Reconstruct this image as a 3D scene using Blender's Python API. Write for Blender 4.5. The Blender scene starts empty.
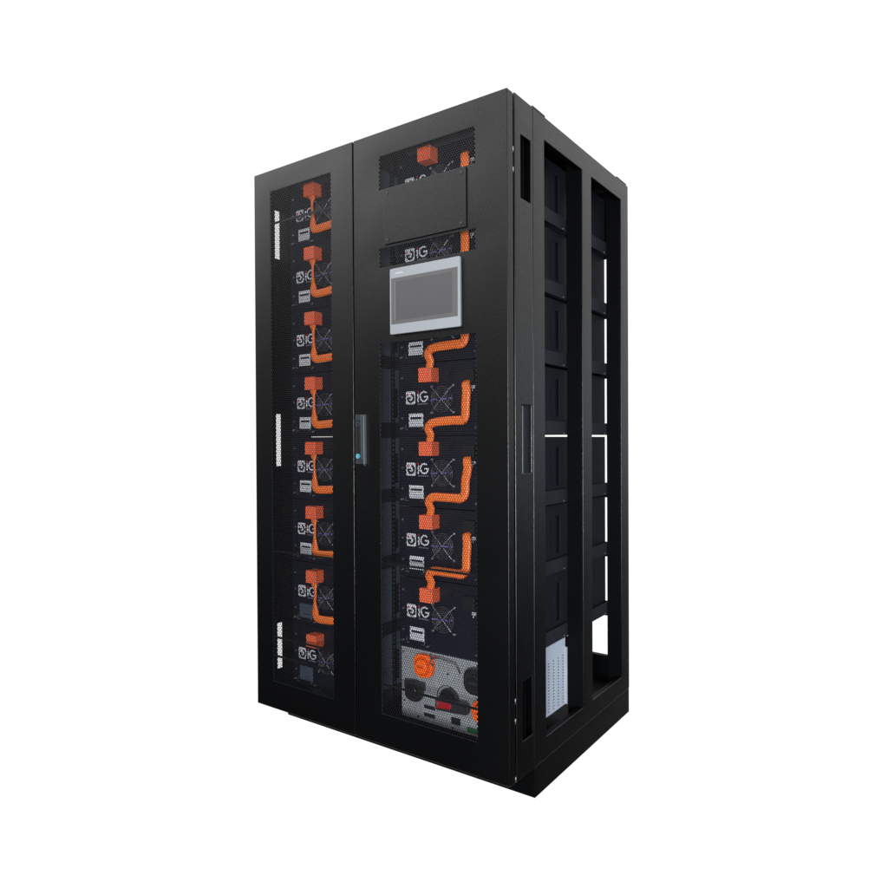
import bpy, math, random
from mathutils import Vector, Matrix
random.seed(7)
S = bpy.context.scene
COL = S.collection
PI = math.pi

# ------------------------------------------------------------------ materials
def mat(name, base, rough=.45, metal=0., spec=.5, bump=0., bscale=900., mottle=0., mscale=12., coat=0., speck=0.):
    m = bpy.data.materials.new(name); m.use_nodes = True
    nt = m.node_tree; b = nt.nodes['Principled BSDF']
    b.inputs['Base Color'].default_value = (*base, 1)
    b.inputs['Roughness'].default_value = rough
    b.inputs['Metallic'].default_value = metal
    b.inputs['Specular IOR Level'].default_value = spec
    b.inputs['Coat Weight'].default_value = coat
    tc = nt.nodes.new('ShaderNodeTexCoord')
    if mottle:
        n = nt.nodes.new('ShaderNodeTexNoise'); n.inputs['Scale'].default_value = mscale; n.inputs['Detail'].default_value = 6
        nt.links.new(tc.outputs['Object'], n.inputs['Vector'])
        r = nt.nodes.new('ShaderNodeMapRange'); r.inputs['To Min'].default_value = max(.02, rough-mottle); r.inputs['To Max'].default_value = rough+mottle
        nt.links.new(n.outputs['Fac'], r.inputs['Value']); nt.links.new(r.outputs['Result'], b.inputs['Roughness'])
        mx = nt.nodes.new('ShaderNodeMix'); mx.data_type = 'RGBA'
        mx.inputs[6].default_value = tuple(c*(1-mottle*1.6) for c in base)+(1,)
        mx.inputs[7].default_value = tuple(min(1, c*(1+mottle*1.6)) for c in base)+(1,)
        nt.links.new(n.outputs['Fac'], mx.inputs[0]); nt.links.new(mx.outputs[2], b.inputs['Base Color'])
    if bump:
        n2 = nt.nodes.new('ShaderNodeTexNoise'); n2.inputs['Scale'].default_value = bscale; n2.inputs['Detail'].default_value = 2
        nt.links.new(tc.outputs['Object'], n2.inputs['Vector'])
        bp = nt.nodes.new('ShaderNodeBump'); bp.inputs['Strength'].default_value = bump; bp.inputs['Distance'].default_value = .001
        nt.links.new(n2.outputs['Fac'], bp.inputs['Height']); nt.links.new(bp.outputs['Normal'], b.inputs['Normal'])
    if speck:
        n3 = nt.nodes.new('ShaderNodeTexNoise'); n3.inputs['Scale'].default_value = 260; n3.inputs['Detail'].default_value = 4; n3.inputs['Roughness'].default_value = .7
        nt.links.new(tc.outputs['Object'], n3.inputs['Vector'])
        r3 = nt.nodes.new('ShaderNodeMapRange'); r3.inputs['From Min'].default_value = .36; r3.inputs['From Max'].default_value = .64
        r3.inputs['To Min'].default_value = spec-speck; r3.inputs['To Max'].default_value = spec+speck
        nt.links.new(n3.outputs['Fac'], r3.inputs['Value']); nt.links.new(r3.outputs['Result'], b.inputs['Specular IOR Level'])
    return m

M = {}
M['powder'] = mat('black_powder_coat', (.0011, .0012, .0014), .28, spec=.5, bump=.28, bscale=900, mottle=.03, mscale=3, speck=.13)
M['mesh'] = mat('black_perforated_steel', (.0075, .0082, .0095), .34, spec=.5)
M['inner'] = mat('black_inner_steel', (.0010, .0012, .0018), .5, spec=.07, bump=.3, bscale=500)
M['rail'] = mat('lit_side_steel', (.018, .022, .028), .5, spec=.22, bump=.2, bscale=500, mottle=.08)  # lighter than the side panels: their shading difference put into the colour
M['sidepanel'] = mat('shaded_blue_panel', (.011, .0135, .018), .5, spec=.2, bump=.2, bscale=500, mottle=.08)  # recess shade and bluish reflection on black paint put into the colour
M['slate'] = mat('slate_blue_lit_side', (.105, .13, .175), .45, spec=.4, mottle=.08, mscale=6)  # light on the left modules' sides put into the colour
M['rack'] = mat('grey_rack_rail', (.035, .04, .05), .45, spec=.4)
M['filler'] = mat('black_filler_plate', (.040, .040, .048), .35, spec=.6, bump=.4, bscale=420)
M['face'] = mat('black_module_face', (.0038, .0058, .0125), .5, spec=.22, bump=.2, bscale=700)
M['dark'] = mat('matt_black_plastic', (.006, .006, .007), .6, spec=.25)
M['orange'] = mat('orange_red_plastic', (.80, .135, .055), .42, spec=.5, mottle=.06, mscale=40)
M['cable'] = mat('orange_cable_jacket', (.80, .165, .030), .40, spec=.5, mottle=.05, mscale=60)
M['conndark'] = mat('deep_orange_plastic', (.62, .065, .005), .35, spec=.5)
M['sock'] = mat('satin_black_plastic', (.010, .010, .012), .3, spec=.6)
M['sockcore'] = mat('charcoal_plastic', (.022, .022, .025), .35, spec=.6)
M['conn'] = mat('bright_orange_plastic', (.95, .13, .008), .4, spec=.4)
M['white'] = mat('white_print', (.56, .58, .63), .5, spec=.3)
M['ink'] = mat('black_print', (.012, .012, .02), .5, spec=.3)
M['greyink'] = mat('grey_print', (.16, .16, .20), .5)
M['red'] = mat('red_print', (.50, .015, .03), .5)
M['redlever'] = mat('red_plastic', (.35, .008, .02), .35)
M['wire'] = mat('grille_wire_metal', (.16, .16, .18), .5, metal=.6)
M['strut'] = mat('bright_strut_metal', (.34, .33, .37), .45, metal=.6)
M['stamp'] = mat('pale_stamped_metal', (.40, .42, .45), .35, metal=.1)
M['purple'] = mat('violet_dashes', (.20, .13, .45), .35, metal=.2)  # plain violet for the row of dashes across the fan
M['screw'] = mat('zinc_screw', (.55, .55, .58), .3, metal=.85)
M['galv'] = mat('galvanised_plate', (.27, .29, .315), .42, metal=.1, spec=.5, mottle=.12, mscale=18)
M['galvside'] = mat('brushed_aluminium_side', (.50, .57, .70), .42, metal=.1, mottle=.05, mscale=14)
M['bezel'] = mat('silver_bezel', (.245, .26, .28), .38, metal=.1, spec=.5)
M['panel'] = mat('grey_screen_border', (.085, .083, .082), .3, spec=.5)
M['glass'] = mat('grey_touch_display', (.070, .069, .074), .14, spec=.9, mottle=.04, mscale=9)
M['blend'] = mat('pale_screen_edge', (.13, .13, .135), .3)
M['handle'] = mat('dark_grey_handle', (.018, .022, .025), .4, spec=.6)
M['grip'] = mat('grey_grip_edge', (.030, .038, .047), .36, spec=.6)
M['lock'] = mat('steel_blue_lock', (.10, .33, .42), .3, metal=.3)
M['green'] = mat('green_terminal', (.01, .10, .03), .5)
M['tagblue'] = mat('slate_blue_label', (.055, .070, .105), .5)

# ------------------------------------------------------------------ mesh builder
class MB:
    def __init__(s): s.v = []; s.f = []; s.smooth = False
    def add(s, vs, fs):
        o = len(s.v); s.v += [tuple(v) for v in vs]; s.f += [tuple(i+o for i in f) for f in fs]; return s
    def box(s, x0, x1, y0, y1, z0, z1):
        return s.add([(x0,y0,z0),(x1,y0,z0),(x1,y1,z0),(x0,y1,z0),(x0,y0,z1),(x1,y0,z1),(x1,y1,z1),(x0,y1,z1)],
                     [(0,3,2,1),(4,5,6,7),(0,1,5,4),(1,2,6,5),(2,3,7,6),(3,0,4,7)])
    def prism_y(s, pts, y0, y1):           # polygon in (x,z), extruded along y
        n = len(pts)
        a = sum(pts[i][0]*pts[(i+1)%n][1]-pts[(i+1)%n][0]*pts[i][1] for i in range(n))
        if a < 0: pts = pts[::-1]
        vs = [(p[0], y0, p[1]) for p in pts]+[(p[0], y1, p[1]) for p in pts]
        fs = [tuple(range(n)), tuple(range(2*n-1, n-1, -1))]
        fs += [(i, i+n, (i+1)%n+n, (i+1)%n) for i in range(n)]
        return s.add(vs, fs)
    def disc_y(s, cx, cz, r, y0, y1, n=28):
        return s.prism_y([(cx+r*math.cos(2*PI*i/n), cz+r*math.sin(2*PI*i/n)) for i in range(n)], y0, y1)
    def arc_y(s, cx, cz, r0, r1, a0, a1, y0, y1, n=24):   # flat arc, degrees
        for i in range(n):
            t0 = math.radians(a0+(a1-a0)*i/n); t1 = math.radians(a0+(a1-a0)*(i+1)/n)
            s.prism_y([(cx+r0*math.cos(t0), cz+r0*math.sin(t0)), (cx+r1*math.cos(t0), cz+r1*math.sin(t0)),
                       (cx+r1*math.cos(t1), cz+r1*math.sin(t1)), (cx+r0*math.cos(t1), cz+r0*math.sin(t1))], y0, y1)
        return s
    def tube(s, pts, r, n=8, closed=False):
        pts = [Vector(p) for p in pts]; N = len(pts); rings = []
        for i, p in enumerate(pts):
            if closed: d = pts[(i+1)%N]-pts[i-1]
            else: d = pts[min(i+1, N-1)]-pts[max(i-1, 0)]
            d.normalize(); a = Vector((0,1,0)) if abs(d.y) < .9 else Vector((1,0,0))
            u = d.cross(a).normalized(); w = d.cross(u)
            rings.append([p+u*r*math.cos(2*PI*k/n)+w*r*math.sin(2*PI*k/n) for k in range(n)])
        vs = [v for q in rings for v in q]; fs = []
        for i in range(N if closed else N-1):
            j = (i+1)%N
            for k in range(n): fs.append((i*n+k, i*n+(k+1)%n, j*n+(k+1)%n, j*n+k))
        if not closed: fs += [tuple(range(n))[::-1], tuple((N-1)*n+k for k in range(n))]
        return s.add(vs, fs)
    def ribbon(s, pts, n=14):              # (pos, wide-axis, half width, half thickness): flattened cable
        N = len(pts); rings = []
        for i, (p, wd, hw, ht) in enumerate(pts):
            p = Vector(p); d = Vector(pts[min(i+1, N-1)][0])-Vector(pts[max(i-1, 0)][0]); d.normalize()
            w = Vector(wd); w = (w-d*w.dot(d)).normalized(); t = d.cross(w)
            ring = []
            for k in range(n):
                a = 2*PI*k/n; ca, sa = math.cos(a), math.sin(a)
                ring.append(p+w*hw*math.copysign(abs(ca)**.7, ca)+t*ht*math.copysign(abs(sa)**.7, sa))
            rings.append(ring)
        vs = [v for q in rings for v in q]; fs = []
        for i in range(N-1):
            for k in range(n): fs.append((i*n+k, i*n+(k+1)%n, (i+1)*n+(k+1)%n, (i+1)*n+k))
        fs += [tuple(range(n))[::-1], tuple((N-1)*n+k for k in range(n))]
        return s.add(vs, fs)
    def slab(s, us, vs_, holes, w0, w1, mp, back=None):
        """flat sheet on a grid with some cells left open; mp(u,v,w)->xyz; shared vertices so a bevel stays clean"""
        idx = {}; V = []; F = []
        def vt(i, j, k):
            key = (i, j, k)
            if key not in idx: idx[key] = len(V); V.append(mp(us[i], vs_[j], (w0, w1)[k]))
            return idx[key]
        solid = lambda i, j: 0 <= i < len(us)-1 and 0 <= j < len(vs_)-1 and (i, j) not in holes
        for i in range(len(us)-1):
            for j in range(len(vs_)-1):
                if not solid(i, j): continue
                F.append((vt(i,j,0), vt(i+1,j,0), vt(i+1,j+1,0), vt(i,j+1,0)))
                F.append((vt(i,j,1), vt(i,j+1,1), vt(i+1,j+1,1), vt(i+1,j,1)))
                if not solid(i-1, j): F.append((vt(i,j,0), vt(i,j+1,0), vt(i,j+1,1), vt(i,j,1)))
                if not solid(i+1, j): F.append((vt(i+1,j+1,0), vt(i+1,j,0), vt(i+1,j,1), vt(i+1,j+1,1)))
                if not solid(i, j-1): F.append((vt(i+1,j,0), vt(i,j,0), vt(i,j,1), vt(i+1,j,1)))
                if not solid(i, j+1): F.append((vt(i,j+1,0), vt(i+1,j+1,0), vt(i+1,j+1,1), vt(i,j+1,1)))
        return s.add(V, F)
    def build(s, name, m, parent=None, bevel=0., smooth=False, seg=2, fix=True):
        me = bpy.data.meshes.new(name); me.from_pydata(s.v, [], s.f)
        if fix:
            import bmesh
            bm = bmesh.new(); bm.from_mesh(me); bmesh.ops.recalc_face_normals(bm, faces=bm.faces); bm.to_mesh(me); bm.free()
        me.materials.append(m)
        if smooth:
            for p in me.polygons: p.use_smooth = True
        o = bpy.data.objects.new(name, me); COL.objects.link(o)
        if parent is not None: o.parent = parent
        if bevel:
            b = o.modifiers.new('bevel', 'BEVEL'); b.width = bevel; b.segments = seg; b.limit_method = 'ANGLE'; b.angle_limit = math.radians(35)
            for p in me.polygons: p.use_smooth = True
            w = o.modifiers.new('wn', 'WEIGHTED_NORMAL'); w.keep_sharp = False
        return o

def text_mesh(mb, body, size, x, y, z, rot=0., depth=.0006, flip=False):
    cu = bpy.data.curves.new('t', 'FONT'); cu.body = body; cu.size = size; cu.extrude = depth/2; cu.align_x = 'CENTER'; cu.align_y = 'CENTER'
    ob = bpy.data.objects.new('t', cu); COL.objects.link(ob)
    dg = bpy.context.evaluated_depsgraph_get(); dg.update()
    me = bpy.data.meshes.new_from_object(ob.evaluated_get(dg))
    mt = Matrix.Translation((x, y, z)) @ Matrix.Rotation(rot, 4, 'Y') @ Matrix.Rotation(PI/2, 4, 'X')
    mb.add([mt @ v.co for v in me.vertices], [tuple(p.vertices) for p in me.polygons])
    bpy.data.objects.remove(ob); bpy.data.curves.remove(cu); bpy.data.meshes.remove(me)

def thing(name, label, cat, loc=(0,0,0), group=None):
    o = bpy.data.objects.new(name, None); COL.objects.link(o); o.location = loc; o.empty_display_size = .05
    o['label'] = label; o['category'] = cat
    if group: o['group'] = group
    return o
def copy_tree(root, loc, label, group):
    def rec(o, par):
        c = o.copy(); COL.objects.link(c)
        if par is not None: c.parent = par
        for ch in [q for q in bpy.data.objects if q.parent == o]: rec(ch, c)
        return c
    r = rec(root, None); r.location = loc; r['label'] = label; r['group'] = group
    return r

# ------------------------------------------------------------------ dimensions (metres)
W, D, ZB, ZT = 1.051, .913, .092, 2.003
XS = .4835                                  # seam between the doors
FY = .100                                   # front plane of the modules
BOUND = [.152+.227*k for k in range(9)]     # shelf heights
BOUND = [.152, .380, .6065, .833, 1.0595, 1.287, 1.515, 1.743, 1.966]
XL, XR = .079, .585                         # left edge of each column of modules

cab = thing('battery_cabinet', 'tall black steel cabinet with perforated double doors, touchscreen and open side frame', 'cabinet', (0,0,0))

# ---- body -----------------------------------------------------------------
pl = MB(); pl.box(-.006, W-.001, .147, D, 0, .0905)
pl.build('plinth', M['powder'], cab, bevel=.0015)

def side(xo, xi, sgn):
    # front corner sheet with three slots
    mp = lambda u, v, w: (w, u, v)
    # (the inner lip narrows the slots seen from inside)
    us = [.041, .0745, .1345, .1455]; vs = [ZB, .192, .362, .949, 1.143, 1.723, 1.901, ZT+.002]
    MB().slab(us, vs, {(1,1), (1,3), (1,5)}, xo, xo-sgn*.004, mp).build('corner_panel', M['powder'], cab, bevel=.0018)
    lo4, hi4 = sorted((xo-.0095*sgn, xo-.0125*sgn))
    if sgn < 0: MB().box(lo4, hi4, .062, .0835, ZB+.004, ZT-.006).build('corner_lip', M['inner'], cab)
    # side frame: two tall openings
    us = [.1475, .219, .4925, .5665, .840, D]; vs = [ZB, .154, 1.9355, ZT+.002]
    MB().slab(us, vs, {(1,1), (3,1)}, xo, xo-sgn*.004, mp).build('side_frame', M['powder'], cab, bevel=.0015)
    # box posts behind the frame face
    e = .0043*sgn; d = .058*sgn
    lo, hi = sorted((xo-e, xo-d))
    for y0, y1, nm in ((.4928, .5662, 'post'), (.8403, D-.0005, 'post'), (.186, .2187, 'post')):
        MB().box(lo, hi, y0, y1, ZB+.004, ZT-.006).build(nm, M['inner'], cab, bevel=.001)
    lo2, hi2 = sorted((xo-e, xo-.020*sgn))
    for y0, y1 in ((.2189, .4926), (.5664, .8401)):
        for z0, z1 in ((1.936, ZT-.008), (ZB+.004, .1535)):
            b = MB(); b.box(lo2, hi2, y0, y1, z0, z1); b.build('cross_rail', M['inner'], cab, bevel=.001)
    # inner return behind the corner panel
    lo3, hi3 = sorted((xo-.0095*sgn, xo-.076*sgn))
    MB().box(lo3, hi3, .1075, .1100, ZB+.004, ZT-.006).build('corner_return', M['inner'], cab)
side(W, W-.03, 1); side(0., .03, -1)

# duct seen inside the middle slot of the right corner panel
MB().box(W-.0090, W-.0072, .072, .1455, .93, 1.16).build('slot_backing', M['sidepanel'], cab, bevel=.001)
MB().box(W-.0070, W-.0046, .0880, .0960, .945, 1.140).build('slot_lip', M['grip'], cab, bevel=.0015)

MB().box(.0045, W-.0045, .043, D-.002, ZT-.005, ZT+.0012).build('roof_panel', M['powder'], cab, bevel=.001)
MB().box(.004, W-.004, .045, D-.004, .112, .120).build('floor_panel', M['inner'], cab)
for y0, y1 in ((.149, .228), (.805, .90)):
    MB().box(.94, W-.0005, y0, y1, ZT+.0022, ZT+.0085).build('lifting_plate', M['powder'], cab, bevel=.002)
    MB().box(.0005, .11, y0, y1, ZT+.0022, ZT+.0085).build('lifting_plate', M['powder'], cab, bevel=.002)
# rear frame: posts, rails, closed strip at the very top
for q in ((.0585, W-.0585, ZB+.003, .205), (.0585, W-.0585, 1.752, ZT-.006), (.505, .545, .206, 1.751)):
    r = MB(); r.box(q[0], q[1], .890, D-.001, q[2], q[3]); r.build('rear_rail', M['inner'], cab, bevel=.001)
# front inner frame
for z0, z1 in ((ZB+.002, .140), (1.972, ZT-.006)):
    r = MB(); r.box(.0045, W-.0045, .0445, .060, z0, z1); r.build('front_rail', M['inner'], cab, bevel=.001)
for x0, x1 in ((.146, .4835), (.637, .990)):
    r = MB(); r.prism_y([(x0, 1.9495), (x1, 1.9495), (x1, 1.996), (x0-.060, 1.996)], .0940, .0985); r.build('top_filler', M['filler'], cab, bevel=.001)
# added slotted sheet, its pale colour stands for light on the left stack's sides
us = [.135, .205, .232, .300, .345, .40, .46, .84]; vs = [.15]
hl = set()
for b0 in BOUND[:-1]:
    vs += [b0+.062, b0+.165]
vs.append(1.96)
for j in range(8): hl |= {(1, 2*j+1), (3, 2*j+1), (5, 2*j+1)}
MB().slab(us, vs, hl, .4735, .4750, lambda u, v, w: (w, u, v)).build('lit_side_sheet', M['slate'], cab)
# perforated rack rails beside the modules
def rack_rail(x0, x1, y):
    b = MB(); b.box(x0, x0+.003, y, y+.0025, .13, 1.955); b.box(x1-.003, x1, y, y+.0025, .13, 1.955)
    z = .13
    while z < 1.95:
        b.box(x0+.003, x1-.003, y, y+.0025, z, z+.0055); z += .0148
        b.build('rack_rail', M['rack'], cab)
rack_rail(.052, .066, .118); rack_rail(.538, .553, .118)
# shelf rails along the modules: one per level on each side of each column
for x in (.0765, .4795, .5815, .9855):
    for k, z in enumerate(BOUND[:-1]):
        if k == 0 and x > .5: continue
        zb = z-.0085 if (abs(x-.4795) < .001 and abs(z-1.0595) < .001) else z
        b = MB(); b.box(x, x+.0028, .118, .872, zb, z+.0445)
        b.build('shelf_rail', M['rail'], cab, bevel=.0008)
        if x > .9:
            for yy in (.478, .832):
                for zz in (z+.005,):
                    s_ = MB(); s_.tube([(x+.0025, yy, zz), (x+.0045, yy, zz)], .0026)
                    s_.build('rail_screw', M['screw'], cab)
for z in BOUND[1:-1]:
    if abs(z-1.0595) > .01: MB().box(.587, .984, .868, .873, z-.012, z+.0445).build('shelf_stop', M['inner'], cab)

# ---- doors -----------------------------------------------------------------
PX = .0079; RZ = PX*.8660; RC = PX/math.sqrt(3)
def perforated(x0, x1, z0, z1, parent, y=.0009, t=.0011, hole=.865):
    V = []; F = []
    nrow = int(round((z1-z0)/RZ)); rz = (z1-z0-.003)/nrow*1.0
    ncol = int(round((x1-x0)/PX)); px = (x1-x0)/ncol
    ang = [math.radians(30+60*k) for k in range(6)]
    sx = px/PX; sz = rz/RZ
    for j in range(-1, nrow+1):
        zc = z0+.0015+(j+.5)*rz; off = .5 if j % 2 else 0.
        for i in range(-1, ncol+1):
            xc = x0+(i+.5+off)*px
            if xc < x0-.1*px or xc > x1+.1*px: continue
            solid = j < 0 or j >= nrow or xc < x0+.15*px or xc > x1-.15*px
            o = len(V)
            if solid:
                for a in ang: V.append((xc+RC*sx*math.cos(a), y, zc+RC*sz*math.sin(a)))
                F.append(tuple(o+k for k in range(6)))
                continue
            for yy in (y, y+t):
                for q in (1., hole):
                    for a in ang: V.append((xc+RC*sx*q*math.cos(a), yy, zc+RC*sz*q*math.sin(a)))
            for k in range(6):
                n = (k+1) % 6
                F.append((o+k, o+n, o+6+n, o+6+k)); F.append((o+12+k, o+18+k, o+18+n, o+12+n)); F.append((o+6+k, o+6+n, o+18+n, o+18+k))
    b = MB(); b.v = V; b.f = F
    return b.build('perforated_panel', M['mesh'], parent, fix=False)

def door(x0, x1, us, vs, holes, label):
    T = .030; q = .0028; ft = .0040
    b = MB(); b.slab(us, vs, holes, 0, ft, lambda u, v, w: (u, w, v))
    # stretch the outer rim of the sheet back to the full depth of the door
    edge = lambda p: abs(p[0]-us[0]) < 1e-6 or abs(p[0]-us[-1]) < 1e-6 or abs(p[2]-vs[0]) < 1e-6 or abs(p[2]-vs[-1]) < 1e-6
    b.f = [f for f in b.f if not all(abs(b.v[i][1]-ft) < 1e-6 for i in f)]
    b.v = [(p[0], T, p[2]) if (edge(p) and p[1] > ft/2) else p for p in b.v]
    # return flanges round the sheet
    mb = b
    z0, z1 = vs[0], vs[-1]
    mb2 = MB()
    e = .0006
    mb2.slab([x0+e, x0+q, x1-q, x1-e], [z0+e, z0+q, z1-q, z1-e], {(1,1)}, ft+.002, T-.0004, lambda u, v, w: (u, w, v))
    # rounded outer skin: one closed shell so the front edges catch light
    o = b.build('door', M['powder'], cab, bevel=.0018, seg=3)
    at = o.data.attributes.new('bevel_weight_edge', 'FLOAT', 'EDGE')
    for e_ in o.data.edges:
        p, q2 = (o.data.vertices[i].co for i in e_.vertices)
        side_ = (abs(p.x-q2.x) < 1e-6 and min(abs(p.x-us[0]), abs(p.x-us[-1])) < 1e-6) or (abs(p.z-q2.z) < 1e-6 and min(abs(p.z-vs[0]), abs(p.z-vs[-1])) < 1e-6)
        corner = abs(p.x-q2.x) < 1e-6 and abs(p.z-q2.z) < 1e-6 and edge(p)
        at.data[e_.index].value = 1. if (side_ and p.y < 1e-6 and q2.y < 1e-6) or corner else 0.
    o.modifiers['bevel'].limit_method = 'WEIGHT'
    o['label'] = label
    mb2.build('door_flange', M['powder'], o)
    return o
zt = 2.000
usL = [0., .0855, .3855, .4805]; vsL = [ZB+.0015, .190, 1.926, zt]
dl = door(0., .4805, usL, vsL, {(1,1)}, 'narrow left door with one tall perforated window')
perforated(.0855, .3855, .190, 1.926, dl)
usR = [.4855, .592, .948, W]; vsR = [ZB+.0015, .190, 1.347, 1.578, 1.640, 1.819, 1.9255, zt]
dr = door(.4855, W, usR, vsR, {(1,1), (1,3), (1,5)}, 'wide right door with blank plate, touchscreen and handle')
perforated(.592, .948, .190, 1.347, dr); perforated(.592, .948, 1.578, 1.640, dr); perforated(.592, .948, 1.819, 1.9255, dr)
def rods(parent, x0, x1, zs):
    for z in zs:
        b = MB(); b.box(x0, x1, .0255, .0285, z-.0035, z+.0035); b.build('stiffener', M['mesh'], parent)
rods(dl, .003, .4775, (1.822, .648, .338, .270))
rods(dr, .4885, W-.003, (.656, .272))

# blank cover plate with four screws
MB().box(.6165, .919, -.0042, -.0004, 1.6465, 1.8165).build('cover_plate', M['powder'], dr, bevel=.001)
for x in (.630, .903):
    for z in (1.660, 1.803):
        s_ = MB(); s_.disc_y(x, z, .0042, -.0062, -.0043, 16); s_.build('screw', M['handle'], dr, bevel=.0008)

# touchscreen
def rrect(x0, x1, z0, z1, r, n=6):
    P = []
    for cx, cz, a in ((x1-r, z1-r, 0), (x0+r, z1-r, 90), (x0+r, z0+r, 180), (x1-r, z0+r, 270)):
        for k in range(n+1):
            t = math.radians(a+90*k/n); P.append((cx+r*math.cos(t), cz+r*math.sin(t)))
    return P
hx0, hx1, hz0, hz1 = .6425, .9010, 1.3665, 1.5665
b = MB(); b.prism_y(rrect(hx0, hx1, hz0, hz1, .005), -.0105, -.0006)
bz = b.build('touchscreen', M['bezel'], dr, bevel=.0016)
MB().box(hx0-.002, hx1+.003, -.0005, .012, hz0-.002, hz1+.002)
b = MB(); b.box(.6485, .8935, -.0112, -.0100, 1.3965, 1.5365); b.build('screen_border', M['panel'], dr, bevel=.0004)
b = MB(); b.box(.6660, .8750, -.0117, -.0110, 1.4085, 1.5260); b.build('display', M['glass'], dr, bevel=.0003)
b = MB(); b.box(.6625, .6658, -.0116, -.0110, 1.4085, 1.5250); b.build('display_edge', M['blend'], dr)
b = MB(); b.box(.6643, .6948, -.01075, -.0104, 1.5483, 1.5520); b.build('nameplate', M['stamp'], dr)

# door handle
hx = .5135
b = MB(); b.prism_y(rrect(hx-.0225, hx+.0225, .969, 1.126, .002), -.004, -.0004)
b.build('handle_plate', M['handle'], dr, bevel=.001)
b = MB(); b.prism_y([(hx+.0045, 1.122), (hx+.0215, 1.124), (hx+.0225, .962), (hx+.0125, .986), (hx+.0065, .978)], -.0120, -.0042)
b.build('handle_grip', M['grip'], dr, bevel=.0025, seg=3)
b = MB(); b.box(hx-.0165, hx+.003, -.0075, -.0042, .990, 1.108); b.build('handle_recess', M['dark'], dr, bevel=.001)
b = MB(); b.arc_y(hx-.006, 1.096, .0048, .0075, 0, 360, -.0105, -.0076); b.build('key_ring', M['grip'], dr)
b = MB(); b.disc_y(hx-.0055, .994, .0078, -.013, -.0077); b.disc_y(hx-.0055, .994, .0035, -.0136, -.0131, 12)
b.build('lock_cylinder', M['lock'], dr, bevel=.001)
# hinges in the gap of the right-hand door
for z in (1.846, 1.790, .318, .262, .100):
    s_ = MB(); s_.tube([(W-.0035, .0355, z-.007), (W-.0035, .0355, z+.007)], .0032, 10); s_.build('hinge_pin', M['screw'], cab, smooth=True)

# ------------------------------------------------------------------ battery module prototype (origin: front left, at the shelf line above it)
def flat_logo(par):
    cz = -.108
    b = MB(); b.prism_y(rrect(.031, .0685, cz-.0205, cz+.0205, .005), -.0008, -.0002); b.build('logo_emblem', M['white'], par)
    cx = .0505
    b = MB()
    b.arc_y(cx, cz-.0010, .0080, .0155, 85, -180, -.0012, -.0009)
    b.box(cx-.0155, cx-.000, -.0012, -.0009, cz-.0045, cz+.0020)
    b.build('logo_mark', M['ink'], par)
    b = MB(); b.box(.0345, .0415, -.0012, -.0009, cz+.006, cz+.013); b.build('logo_dot', M['red'], par)
    b = MB(); b.box(.0775, .0825, -.0012, -.0002, cz+.0150, cz+.0205); b.build('logo_dot', M['red'], par)
    b = MB(); b.box(.0775, .0825, -.0012, -.0002, cz-.0145, cz+.0120)
    gx, gz = .1035, cz+.0025
    b.arc_y(gx, gz, .0125, .0175, 48, 352, -.0012, -.0002); b.box(gx+.001, gx+.0172, -.0013, -.0001, gz-.0030, gz+.0018)
    b.build('logo_letters', M['white'], par)
    b = MB()
    for k in range(9): b.box(.079+k*.0045, .0822+k*.0045, -.0010, -.0002, cz-.0225, cz-.0190)
    b.build('logo_subtitle', M['greyink'], par)

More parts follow.
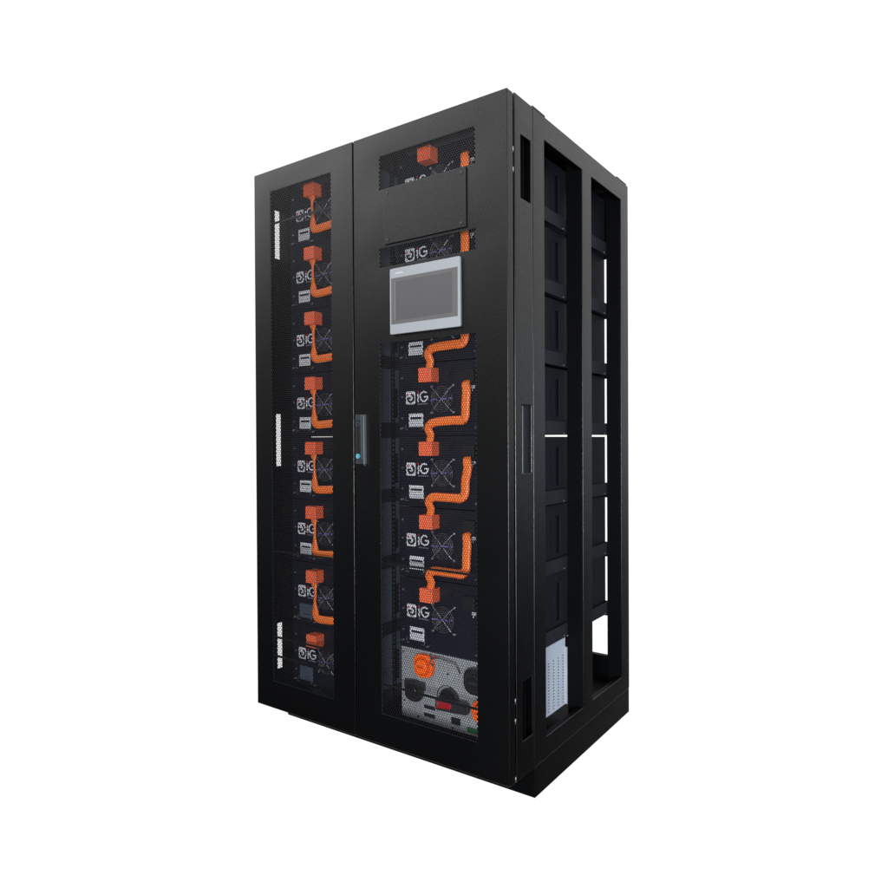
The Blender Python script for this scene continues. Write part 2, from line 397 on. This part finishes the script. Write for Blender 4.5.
def module(label, blue_tag=False):
    t = thing('battery_module', label, 'battery module')
    b = MB(); b.box(0, .400, 0, .003, -.2262, -.0034); b.build('front_plate', M['face'], t, bevel=.0008)
    b = MB(); b.box(.018, .380, .0035, .775, -.2255, -.0070); b.build('casing', M['face'], t)
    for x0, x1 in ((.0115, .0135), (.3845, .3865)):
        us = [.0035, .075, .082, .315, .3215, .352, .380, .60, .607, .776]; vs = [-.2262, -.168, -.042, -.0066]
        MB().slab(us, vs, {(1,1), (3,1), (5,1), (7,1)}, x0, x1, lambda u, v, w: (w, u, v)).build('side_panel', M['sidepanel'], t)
    # connector housing
    b = MB()
    b.prism_y([(.1125, -.0640), (.1595, -.0640), (.1610, -.0620), (.1610, -.0215), (.1595, -.0200), (.1140, -.0200), (.1112, -.0230), (.1112, -.0625)], -.040, -.0004)
    bx = b.build('connector_box', M['orange'], t, bevel=.0035, seg=3)
    b = MB()
    for z in (-.0260, -.0580):
        b = MB(); b.disc_y(.1555, z, .0026, -.0412, -.0401, 10); b.build('screw', M['screw'], bx)
    b = MB(); b.tube([(.102+.012*math.cos(a), -.004, -.042+.015*math.sin(a)) for a in [2*PI*k/20 for k in range(20)]], .0012, 6, True)
    b.build('connector_ring', M['wire'], t, smooth=True)
    flat_logo(t)
    # fan
    fx, fz = .177, -.117
    b = MB(); b.disc_y(fx, fz, .042, -.0012, -.0003, 40); fan = b.build('fan', M['dark'], t)
    b = MB()
    for k in range(7):
        a = 2*PI*k/7; P = []
        for rr, da in ((.013, 0), (.025, .12), (.038, .35), (.038, .85), (.025, .70), (.013, .55)):
            P.append((fx+rr*math.cos(a+da), fz+rr*math.sin(a+da)))
        b.prism_y(P, -.0035, -.0016)
    b.disc_y(fx, fz, .013, -.0055, -.0016); b.build('fan_blades', M['face'], fan)
    b = MB()
    for rr in (.0135, .0200, .0265, .0330, .0395):
        b.tube([(fx+rr*math.cos(2*PI*k/32), -.0085, fz+rr*math.sin(2*PI*k/32)) for k in range(32)], .00075, 5, True)
    b.build('grille', M['wire'], fan, smooth=True)
    b = MB()
    for sx, sz in ((1,1), (1,-1)):
        b.tube([(fx-.041*sx, -.004, fz-.041*sz), (fx-.034*sx, -.0102, fz-.034*sz), (fx+.034*sx, -.0102, fz+.034*sz), (fx+.041*sx, -.004, fz+.041*sz)], .0011, 6)
    b.build('strut', M['strut'], fan, smooth=True)
    b = MB()
    for k in (0, 1, 2, 4, 5, 6, 8):
        b.box(fx-.041+k*.0092, fx-.041+k*.0092+.0075, -.0112, -.0100, fz-.0035+k*.0005, fz-.0002+k*.0005)
    b.build('violet_bar', M['purple'], fan)
    for sx in (-1, 1):
        for sz in (-1, 1):
            b = MB(); b.disc_y(fx+.041*sx, fz+.041*sz, .0040, -.006, -.0003, 10); b.build('fan_screw', M['screw'], fan, bevel=.0008)
    # rating label in its wire bracket
    if blue_tag:
        b = MB(); b.box(.038, .104, -.0022, -.0004, -.203, -.153); b.build('rating_label', M['tagblue'], t)
        b = MB(); b.box(.058, .092, -.0026, -.0023, -.191, -.188); b.build('label_print', M['ink'], t)
    else:
        b = MB(); b.box(.043, .100, -.0010, -.0004, -.2005, -.1590); b.build('rating_label', M['white'], t)
        b = MB(); b.box(.053, .091, -.0014, -.0011, -.1765, -.1695)
        b.prism_y([(.047, -.173), (.053, -.1775), (.053, -.1685)], -.0014, -.0011)
        b.prism_y([(.097, -.173), (.091, -.1775), (.091, -.1685)], -.0014, -.0011)
        b.box(.046, .097, -.0014, -.0011, -.1815, -.1805)
        b.build('label_arrow', M['ink'], t)
        b = MB()
        for k in range(7): b.arc_y(.0525+k*.0065, -.1895, .0014, .0024, 0, 360, -.0014, -.0011, 8)
        b.box(.047, .096, -.0014, -.0011, -.1972, -.1962)
        b.build('label_print', M['greyink'], t)
    b = MB()
    b.tube([(.034, -.003, -.192), (.034, -.010, -.2085), (.046, -.010, -.2085)], .0011, 6)
    b.build('label_bracket', M['wire'], t, smooth=True); b = MB()
    b.tube([(.094, -.010, -.2085), (.106, -.010, -.2085), (.106, -.003, -.190)], .0011, 6)
    b.build('label_bracket', M['wire'], t, smooth=True)
    for x, z in ((.016, -.044), (.016, -.104), (.016, -.172)):
        b = MB(); b.disc_y(x, z, .0034, -.0024, -.0002, 10); b.build('panel_screw', M['screw'], t)
    for x, z in ((.018, -.206), (.118, -.212), (.302, -.206)):
        b = MB(); b.tube([(x-.006, -.004, z-.001), (x+.004, -.006, z+.002)], .0030, 8)
        b.build('latch_pin', M['screw'], t)
    # right-hand terminal and its marking
    for q in ((.262, .301, -.020, -.0004, -.070, -.030), (.322, .352, -.006, -.0004, -.075, -.045)):
        b = MB(); b.box(*q); b.build('terminal', M['dark'], t, bevel=.002)
    b = MB(); text_mesh(b, 'B-', .021, .2870, -.0009, -.088, rot=PI/2); b.build('terminal_mark', M['white'], t)
    b = MB()
    b.tube([(.200, -.002, -.045), (.225, -.012, -.020), (.255, -.012, -.026), (.262, -.004, -.045)], .0014, 6)
    b.build('signal_wire', M['dark'], t, smooth=True)
    return t

ORD = ['topmost', 'second from the top', 'third from the top', 'fourth from the top', 'fifth from the top', 'sixth from the top', 'seventh from the top']
GL, GR = 'battery modules stacked behind the left door', 'battery modules stacked behind the right door'
protoA = module(''); protoB = module('', True)
usedA = False; usedB = False
for k in range(8):
    T = BOUND[8-k]
    loc = (XL, FY, T)
    if k < 6:
        lab = 'black battery module with white label, %s in the left stack' % ORD[k]
        if not usedA:
            protoA.location = loc; protoA['label'] = lab; protoA['group'] = GL; usedA = True
        else: copy_tree(protoA, loc, lab, GL)
    else:
        lab = ('black module with slate blue tag but no cable, lowest of the left stack' if k == 7
               else 'black module with slate blue tag and orange cable, second lowest of the left stack')
        if not usedB:
            protoB.location = loc; protoB['label'] = lab; protoB['group'] = GL; usedB = True
        else: copy_tree(protoB, loc, lab, GL)
RLAB = ['black module visible above the blank cover plate, topmost behind the right door',
        'black module with its logo showing just above the touchscreen, rest behind the blank plate',
        'black module hidden behind the touchscreen, only its white label showing below the screen',
        'black module with the first fully visible fan and logo under the touchscreen',
        'black module level with the door handle, second full one below the touchscreen',
        'black module third full one under the touchscreen in the right stack',
        'black module with no cable beside its fan, resting above the silver control box']
for k in range(7):
    copy_tree(protoA, (XR, FY, BOUND[8-k]), RLAB[k], GR)

# ------------------------------------------------------------------ power cables
def smooth_path(keys, n=7):
    # Catmull-Rom through (pos, wide, hw, ht)
    out = []
    P = [Vector(k[0]) for k in keys]; Wd = [Vector(k[1]) for k in keys]
    for i in range(len(keys)-1):
        p0 = P[max(i-1, 0)]; p1 = P[i]; p2 = P[i+1]; p3 = P[min(i+2, len(P)-1)]
        for s_ in range(n):
            t = s_/n
            q = .5*((2*p1)+(p2-p0)*t+(2*p0-5*p1+4*p2-p3)*t*t+(3*p1-p0-3*p2+p3)*t**3)
            w = Wd[i].lerp(Wd[i+1], t)
            out.append((q, w, keys[i][2]*(1-t)+keys[i+1][2]*t, keys[i][3]*(1-t)+keys[i+1][3]*t))
    out.append((P[-1], Wd[-1], keys[-1][2], keys[-1][3]))
    return out

def right_cable(T, T2, j):
    # from the right terminal of the upper module, down, left under the fan, into the connector box below
    a, c, d = (j[0], j[1], j[2])
    X = (1, 0, 0); Z = (0, 0, 1)
    y = -.030
    zt2 = T2-.020-T
    K = [((.276+a*.4, y+.012, -.070), X, .0130, .0060), ((.279+a, y+.002, -.078), X, .0135, .0065), ((.284+a, y-.002, -.100), X, .0145, .0070),
         ((.281+c, y-.002, -.140), X, .0142, .0070), ((.281+c, y-.003, -.166), X, .0140, .0070),
         ((.276+c*.6, y-.004, -.181), (1, 0, .6), .0145, .0070), ((.262, y-.004, -.187+d), (.35, 0, 1), .0140, .0070), ((.240, y-.004, -.187+d), Z, .0135, .0070),
         ((.200, y-.004, -.188+d*.6), Z, .0135, .0070), ((.170, y-.004, -.189), Z, .0135, .0070),
         ((.154, y-.004, -.194), (.8, 0, 1), .0135, .0070), ((.146, y-.004, -.203), X, .0135, .0070), ((.1455, y-.002, -.215), X, .0140, .0070),
         ((.149, y+.002, -.226), X, .0135, .0070), ((.146, y+.004, zt2+.006), X, .0125, .0070), ((.144, y+.004, zt2-.002), X, .0125, .0070)]
    b = MB(); b.ribbon(smooth_path(K)); return b
def left_cable(T, j):
    a, c, d = j
    X = (1, 0, 0); Z = (0, 0, 1); Y = (0, 1, 0)
    y = -.026
    K = [((.140, y, -.062), X, .0130, .0060), ((.142, y, -.072), X, .0130, .0060), ((.1435+a, y, -.088), (.73, -.68, 0), .0100, .0050),
         ((.144+a, y, -.105), (.73, -.68, 0), .0110, .0045), ((.144+c, y, -.125), (.73, -.68, 0), .0110, .0050), ((.144+c, y, -.145), (.9, -.4, 0), .0120, .0060),
         ((.147, y-.002, -.165), X, .0140, .0065), ((.153, y-.004, -.180), (1, 0, .7), .0145, .0070), ((.168, y-.004, -.187+d), (.3, 0, 1), .0140, .0070),
         ((.200, y-.004, -.186+d), Z, .0140, .0070), ((.250, y-.004, -.182+d), Z, .0140, .0070), ((.285, y-.004, -.178), (-.4, 0, 1), .0140, .0070),
         ((.305, y-.004, -.160), (-1, 0, .6), .0140, .0070), ((.312, y-.002, -.130), X, .0140, .0070), ((.302, y, -.095), X, .0140, .0070), ((.284, y+.010, -.070), X, .0130, .0060)]
    b = MB(); b.ribbon(smooth_path(K)); return b
CR = ['orange cable beside the top right fan, running down behind the blank cover plate',
      'orange cable showing in the slit between blank plate and touchscreen',
      'orange cable emerging under the touchscreen to the first full connector box below it',
      'orange cable beside the first full fan under the touchscreen, ending at handle height',
      'orange cable beside the second full fan under the touchscreen on the right',
      'lowest orange cable of the right stack, crossed by a thin dark door bar']
rj = [(0,0,0), (-.002,.001,0), (-.001,0,.002), (.001,.001,.003), (.004,-.001,-.002), (.001,.001,-.002)]
for k in range(6):
    T = BOUND[8-k]
    o = right_cable(T, BOUND[7-k], rj[k]).build('power_cable', M['cable'], None, smooth=True)
    o.location = (XR, FY, T); o['label'] = CR[k]; o['category'] = 'cable'; o['group'] = 'orange power cables of the right stack'
lj = [(-.003,.000,.003), (-.002,-.001,.001), (0,0,0), (.0005,0,-.001), (.000,.001,0), (.001,0,.001), (.002,-.001,0)]
LO = ['topmost', 'second', 'third', 'fourth', 'fifth', 'sixth', 'seventh and lowest']
for k in range(7):
    T = BOUND[8-k]
    o = left_cable(T, lj[k]).build('power_cable', M['cable'], None, smooth=True)
    o.location = (XL, FY, T); o['label'] = 'orange cable hanging beside a fan behind the left door, %s from the top' % LO[k] if k < 6 else 'orange cable beside the lowest cabled fan behind the left door'
    if k == 0: o['label'] = 'topmost orange cable hanging beside a fan behind the left door'
    o['category'] = 'cable'; o['group'] = 'orange power cables of the left stack'

# ------------------------------------------------------------------ control box at the bottom right
cb = thing('control_box', 'silver control box with orange sockets and a red switch lever under the right stack', 'control box', (0,0,0))
b = MB(); b.box(.592, .985, FY, FY+.003, .1525, .3775); b.build('front_plate', M['galv'], cb, bevel=.001)
b = MB(); b.box(.600, .9825, FY+.0035, .4835, .1545, .3765); b.build('casing', M['galvside'], cb, bevel=.001)
us = [FY+.0035]; 
y = .150
cuts = []
# vented side panel: rows of short slots
ys = [FY+.0035]; cols = []
yy = .145
while yy < .470:
    ys += [yy, yy+.016]; cols.append(len(ys)-2); yy += .0355
ys.append(.4870)
zs = [.1530]; rows = []
zz = .163
while zz < .322:
    zs += [zz, zz+.0032]; rows.append(len(zs)-2); zz += .0098
zs.append(.3770)
MB().slab(ys, zs, {(i, j) for i in cols for j in rows}, .9845, .9862, lambda u, v, w: (w, u, v)).build('vented_side', M['galvside'], cb)
b = MB(); b.box(.9828, .9842, .105, .4835, .158, .322); b.build('vent_liner', M['dark'], cb)
b = MB(); b.box(.9800, .9925, .4873, .4922, .1530, .3450); b.build('side_flange', M['galv'], cb)
b = MB(); b.box(.60, .9927, .4925, .4985, .1530, .3797); b.build('rear_plate', M['inner'], cb)
# orange socket
def socket(name, cx, cz, r, m, depth):
    b = MB(); n = 36; P = []
    for k in range(n):
        a = 2*PI*k/n; q = r*(1-.05*math.cos(4*a)); P.append((cx+q*math.cos(a), cz+q*math.sin(a)))
    b.prism_y(P, FY-depth, FY-.0004); o = b.build(name, m, cb, bevel=.003, seg=3)
    m2_ = M['conndark'] if m is M['conn'] else M['sockcore']
    b = MB(); b.disc_y(cx, cz, r*.60, FY-depth-.010, FY-depth-.0003, 28); b.build('socket_core', m, o, bevel=.003, seg=3)
    b = MB(); b.arc_y(cx, cz, r*.66, r*.76, 0, 360, FY-depth-.0030, FY-depth-.0002, 32); b.build('socket_ring', m2_, o)
    b = MB(); b.box(cx-r*.34, cx+r*.34, FY-depth-.0125, FY-depth-.0102, cz-r*.10, cz+r*.10); b.build('key_slot', m2_, o, bevel=.0008)
    return o
socket('orange_socket', .6895, .3345, .0385, M['conn'], .018)
o = socket('black_socket', .6500, .2485, .0355, M['sock'], .018)
b = MB(); b.box(.616, .690, FY-.0185, FY-.0006, .252, .2795); b.build('socket_flap', M['sockcore'], o, bevel=.002)
socket('black_socket', .8850, .3250, .041, M['sock'], .022)
socket('orange_socket', .9050, .2380, .034, M['conn'], .018)
# rotary switch
b = MB(); b.arc_y(.774, .245, .039, .0415, 30, 190, FY-.0010, FY-.0002); b.build('switch_scale', M['ink'], cb)
b = MB(); b.disc_y(.785, .250, .033, FY-.016, FY-.0004, 36); b.build('switch_base', M['sock'], cb, bevel=.002)
b = MB(); b.prism_y([(.748, .252), (.858, .257), (.868, .248), (.868, .232), (.860, .222), (.750, .214), (.746, .222)], FY-.030, FY-.0165)
b.build('switch_handle', M['sockcore'], cb, bevel=.003, seg=3)
b = MB(); b.prism_y([(.752, .245), (.804, .246), (.809, .240), (.808, .232), (.803, .228), (.753, .223)], FY-.033, FY-.0303)
b.build('switch_lever', M['redlever'], cb, bevel=.002)
b = MB(); b.disc_y(.760, .2375, .0040, FY-.0345, FY-.0331, 12); b.build('lever_pin', M['screw'], cb)
for z in (.2035, .1780):
    b = MB(); b.box(.684, .726, FY-.004, FY-.0004, z-.0055, z+.0055); b.build('data_port', M['dark'], cb, bevel=.0015)
b = MB(); b.box(.790, .822, FY-.006, FY-.0004, .174, .194); b.build('usb_port', M['dark'], cb, bevel=.001)
b = MB(); b.box(.850, .884, FY-.008, FY-.0004, .164, .178); b.build('terminal_strip', M['green'], cb, bevel=.001)
for x, z in ((.6, .362), (.604, .205), (.66, .165), (.792, .160), (.775, .322)):
    b = MB(); b.disc_y(x, z, .0032, FY-.0022, FY-.0002, 10); b.build('screw', M['dark'], cb)
b = MB(); b.tube([(.722, FY-.020, .378), (.722, FY-.022, .352), (.726, FY-.012, .343)], .0028, 8)
b.build('earth_wire', M['wire'], cb, smooth=True)
b = MB(); b.tube([(.7255, FY-.020, .366), (.760, FY-.022, .374), (.815, FY-.020, .366), (.825, FY-.016, .348), (.823, FY-.004, .334)], .0022, 8)
b.build('earth_wire', M['wire'], cb, smooth=True)
b = MB(); b.tube([(.728, FY-.018, .371), (.745, FY-.019, .3725)], .0022, 6); b.build('warning_tag', M['red'], cb)
b = MB(); b.box(.598, .715, FY-.002, FY-.0003, .3640, .3720); b.build('top_flange', M['bezel'], cb)

# ------------------------------------------------------------------ world: white studio sweep behind, dim room in front
wd = bpy.data.worlds.new('World'); S.world = wd; wd.use_nodes = True
nt = wd.node_tree; N = nt.nodes; L = nt.links; bg = N['Background']
tc = N.new('ShaderNodeTexCoord'); sx = N.new('ShaderNodeSeparateXYZ'); L.new(tc.outputs['Generated'], sx.inputs[0])
neg = N.new('ShaderNodeMath'); neg.operation = 'MULTIPLY'; neg.inputs[1].default_value = -1; L.new(sx.outputs['X'], neg.inputs[0])
az = N.new('ShaderNodeMath'); az.operation = 'ARCTAN2'; L.new(neg.outputs[0], az.inputs[0]); L.new(sx.outputs['Y'], az.inputs[1])
def mr(src, a, b, c, d):
    m = N.new('ShaderNodeMapRange'); m.interpolation_type = 'SMOOTHSTEP'
    m.inputs['From Min'].default_value = a; m.inputs['From Max'].default_value = b; m.inputs['To Min'].default_value = c; m.inputs['To Max'].default_value = d
    L.new(src, m.inputs['Value']); return m.outputs['Result']
w1 = mr(az.outputs[0], math.radians(-7), math.radians(-3), 0, 1); w2 = mr(az.outputs[0], math.radians(92), math.radians(100), 1, 0)
mu = N.new('ShaderNodeMath'); mu.operation = 'MULTIPLY'; L.new(w1, mu.inputs[0]); L.new(w2, mu.inputs[1])
def ramp(pts):
    r = N.new('ShaderNodeValToRGB'); e = r.color_ramp.elements
    mp = N.new('ShaderNodeMapRange'); mp.inputs['From Min'].default_value = -1; mp.inputs['From Max'].default_value = 1; L.new(sx.outputs['Z'], mp.inputs['Value'])
    L.new(mp.outputs['Result'], r.inputs['Fac'])
    for i, (z, c) in enumerate(pts):
        p = (z+1)/2
        q = e[i] if i < 2 else e.new(p)
        q.position = p; q.color = (*c, 1)
    return r.outputs['Color']
# values are stored /4 in the ramps and scaled back up below
G = lambda v, t=(1, 1, 1): tuple(v/4*c for c in t)
front = ramp([(-1, G(.003)), (1, G(1.2)), (-.36, G(.006)), (-.2, G(.028, (.85,.97,1.2))), (-.05, G(.10, (.9,1,1.15))), (.08, G(.16, (1.02,1,.96))), (.19, G(.24, (1.03,1,.95))), (.27, G(.75, (1.01,1,.98))), (.36, G(2.3, (.98,1,1.03))), (.46, G(3.4)), (.75, G(1.6))])
right = ramp([(-1, G(.002)), (1, G(.9)), (-.38, G(.002)), (-.27, G(.006, (.8,.95,1.25))), (-.14, G(.085, (.8,.97,1.2))), (.02, G(.52, (.88,1,1.13))), (.16, G(.62)), (.32, G(.66)), (.5, G(.7))])
dim = mr(az.outputs[0], math.radians(128), math.radians(156), 1.1, .5)
fs = N.new('ShaderNodeVectorMath'); fs.operation = 'SCALE'; L.new(front, fs.inputs[0]); L.new(dim, fs.inputs['Scale']); front = fs.outputs[0]
side_f = mr(sx.outputs['X'], -.1, .3, 0, 1)
mx = N.new('ShaderNodeMix'); mx.data_type = 'RGBA'; L.new(side_f, mx.inputs[0]); L.new(front, mx.inputs[6]); L.new(right, mx.inputs[7])
m2 = N.new('ShaderNodeMix'); m2.data_type = 'RGBA'; L.new(mu.outputs[0], m2.inputs[0]); L.new(mx.outputs[2], m2.inputs[6]); m2.inputs[7].default_value = (.2625, .2625, .2625, 1)
L.new(m2.outputs[2], bg.inputs['Color']); bg.inputs['Strength'].default_value = 4.0

def area(name, loc, target, size, power, color=(1,1,1)):
    ld = bpy.data.lights.new(name, 'AREA'); ld.shape = 'RECTANGLE'; ld.size = size[0]; ld.size_y = size[1]; ld.energy = power; ld.color = color
    o = bpy.data.objects.new(name, ld); COL.objects.link(o); o.location = loc
    o.rotation_euler = (Vector(target)-Vector(loc)).to_track_quat('-Z', 'Y').to_euler()
area('studio_softbox', (2.55, -3.1, .85), (.6, .1, .85), (1.3, 1.0), 240, (.975, .985, 1.0))

# ------------------------------------------------------------------ camera (fitted to the photograph)
cd = bpy.data.cameras.new('camera'); co = bpy.data.objects.new('camera', cd); COL.objects.link(co)
yaw, pitch, roll, f = .6184, -.0068, -.0049, 678.4894
cy, sy = math.cos(yaw), math.sin(yaw)
F = Vector((-sy*math.cos(pitch), cy*math.cos(pitch), math.sin(pitch))); R = Vector((cy, sy, 0)); U = R.cross(F)
R2 = R*math.cos(roll)+U*math.sin(roll); U2 = -R*math.sin(roll)+U*math.cos(roll)
m = Matrix((R2, U2, -F)).transposed().to_4x4(); m.translation = Vector((1.9788, -1.6066, 1.046)); co.matrix_world = m
cd.sensor_width = 36; cd.lens = f/888*36; cd.clip_end = 100; cd.clip_start = .01
S.camera = co
S.view_settings.view_transform = 'Standard'; S.view_settings.look = 'None'; S.view_settings.gamma = 1; S.view_settings.exposure = 0
S.render.engine = 'CYCLES'
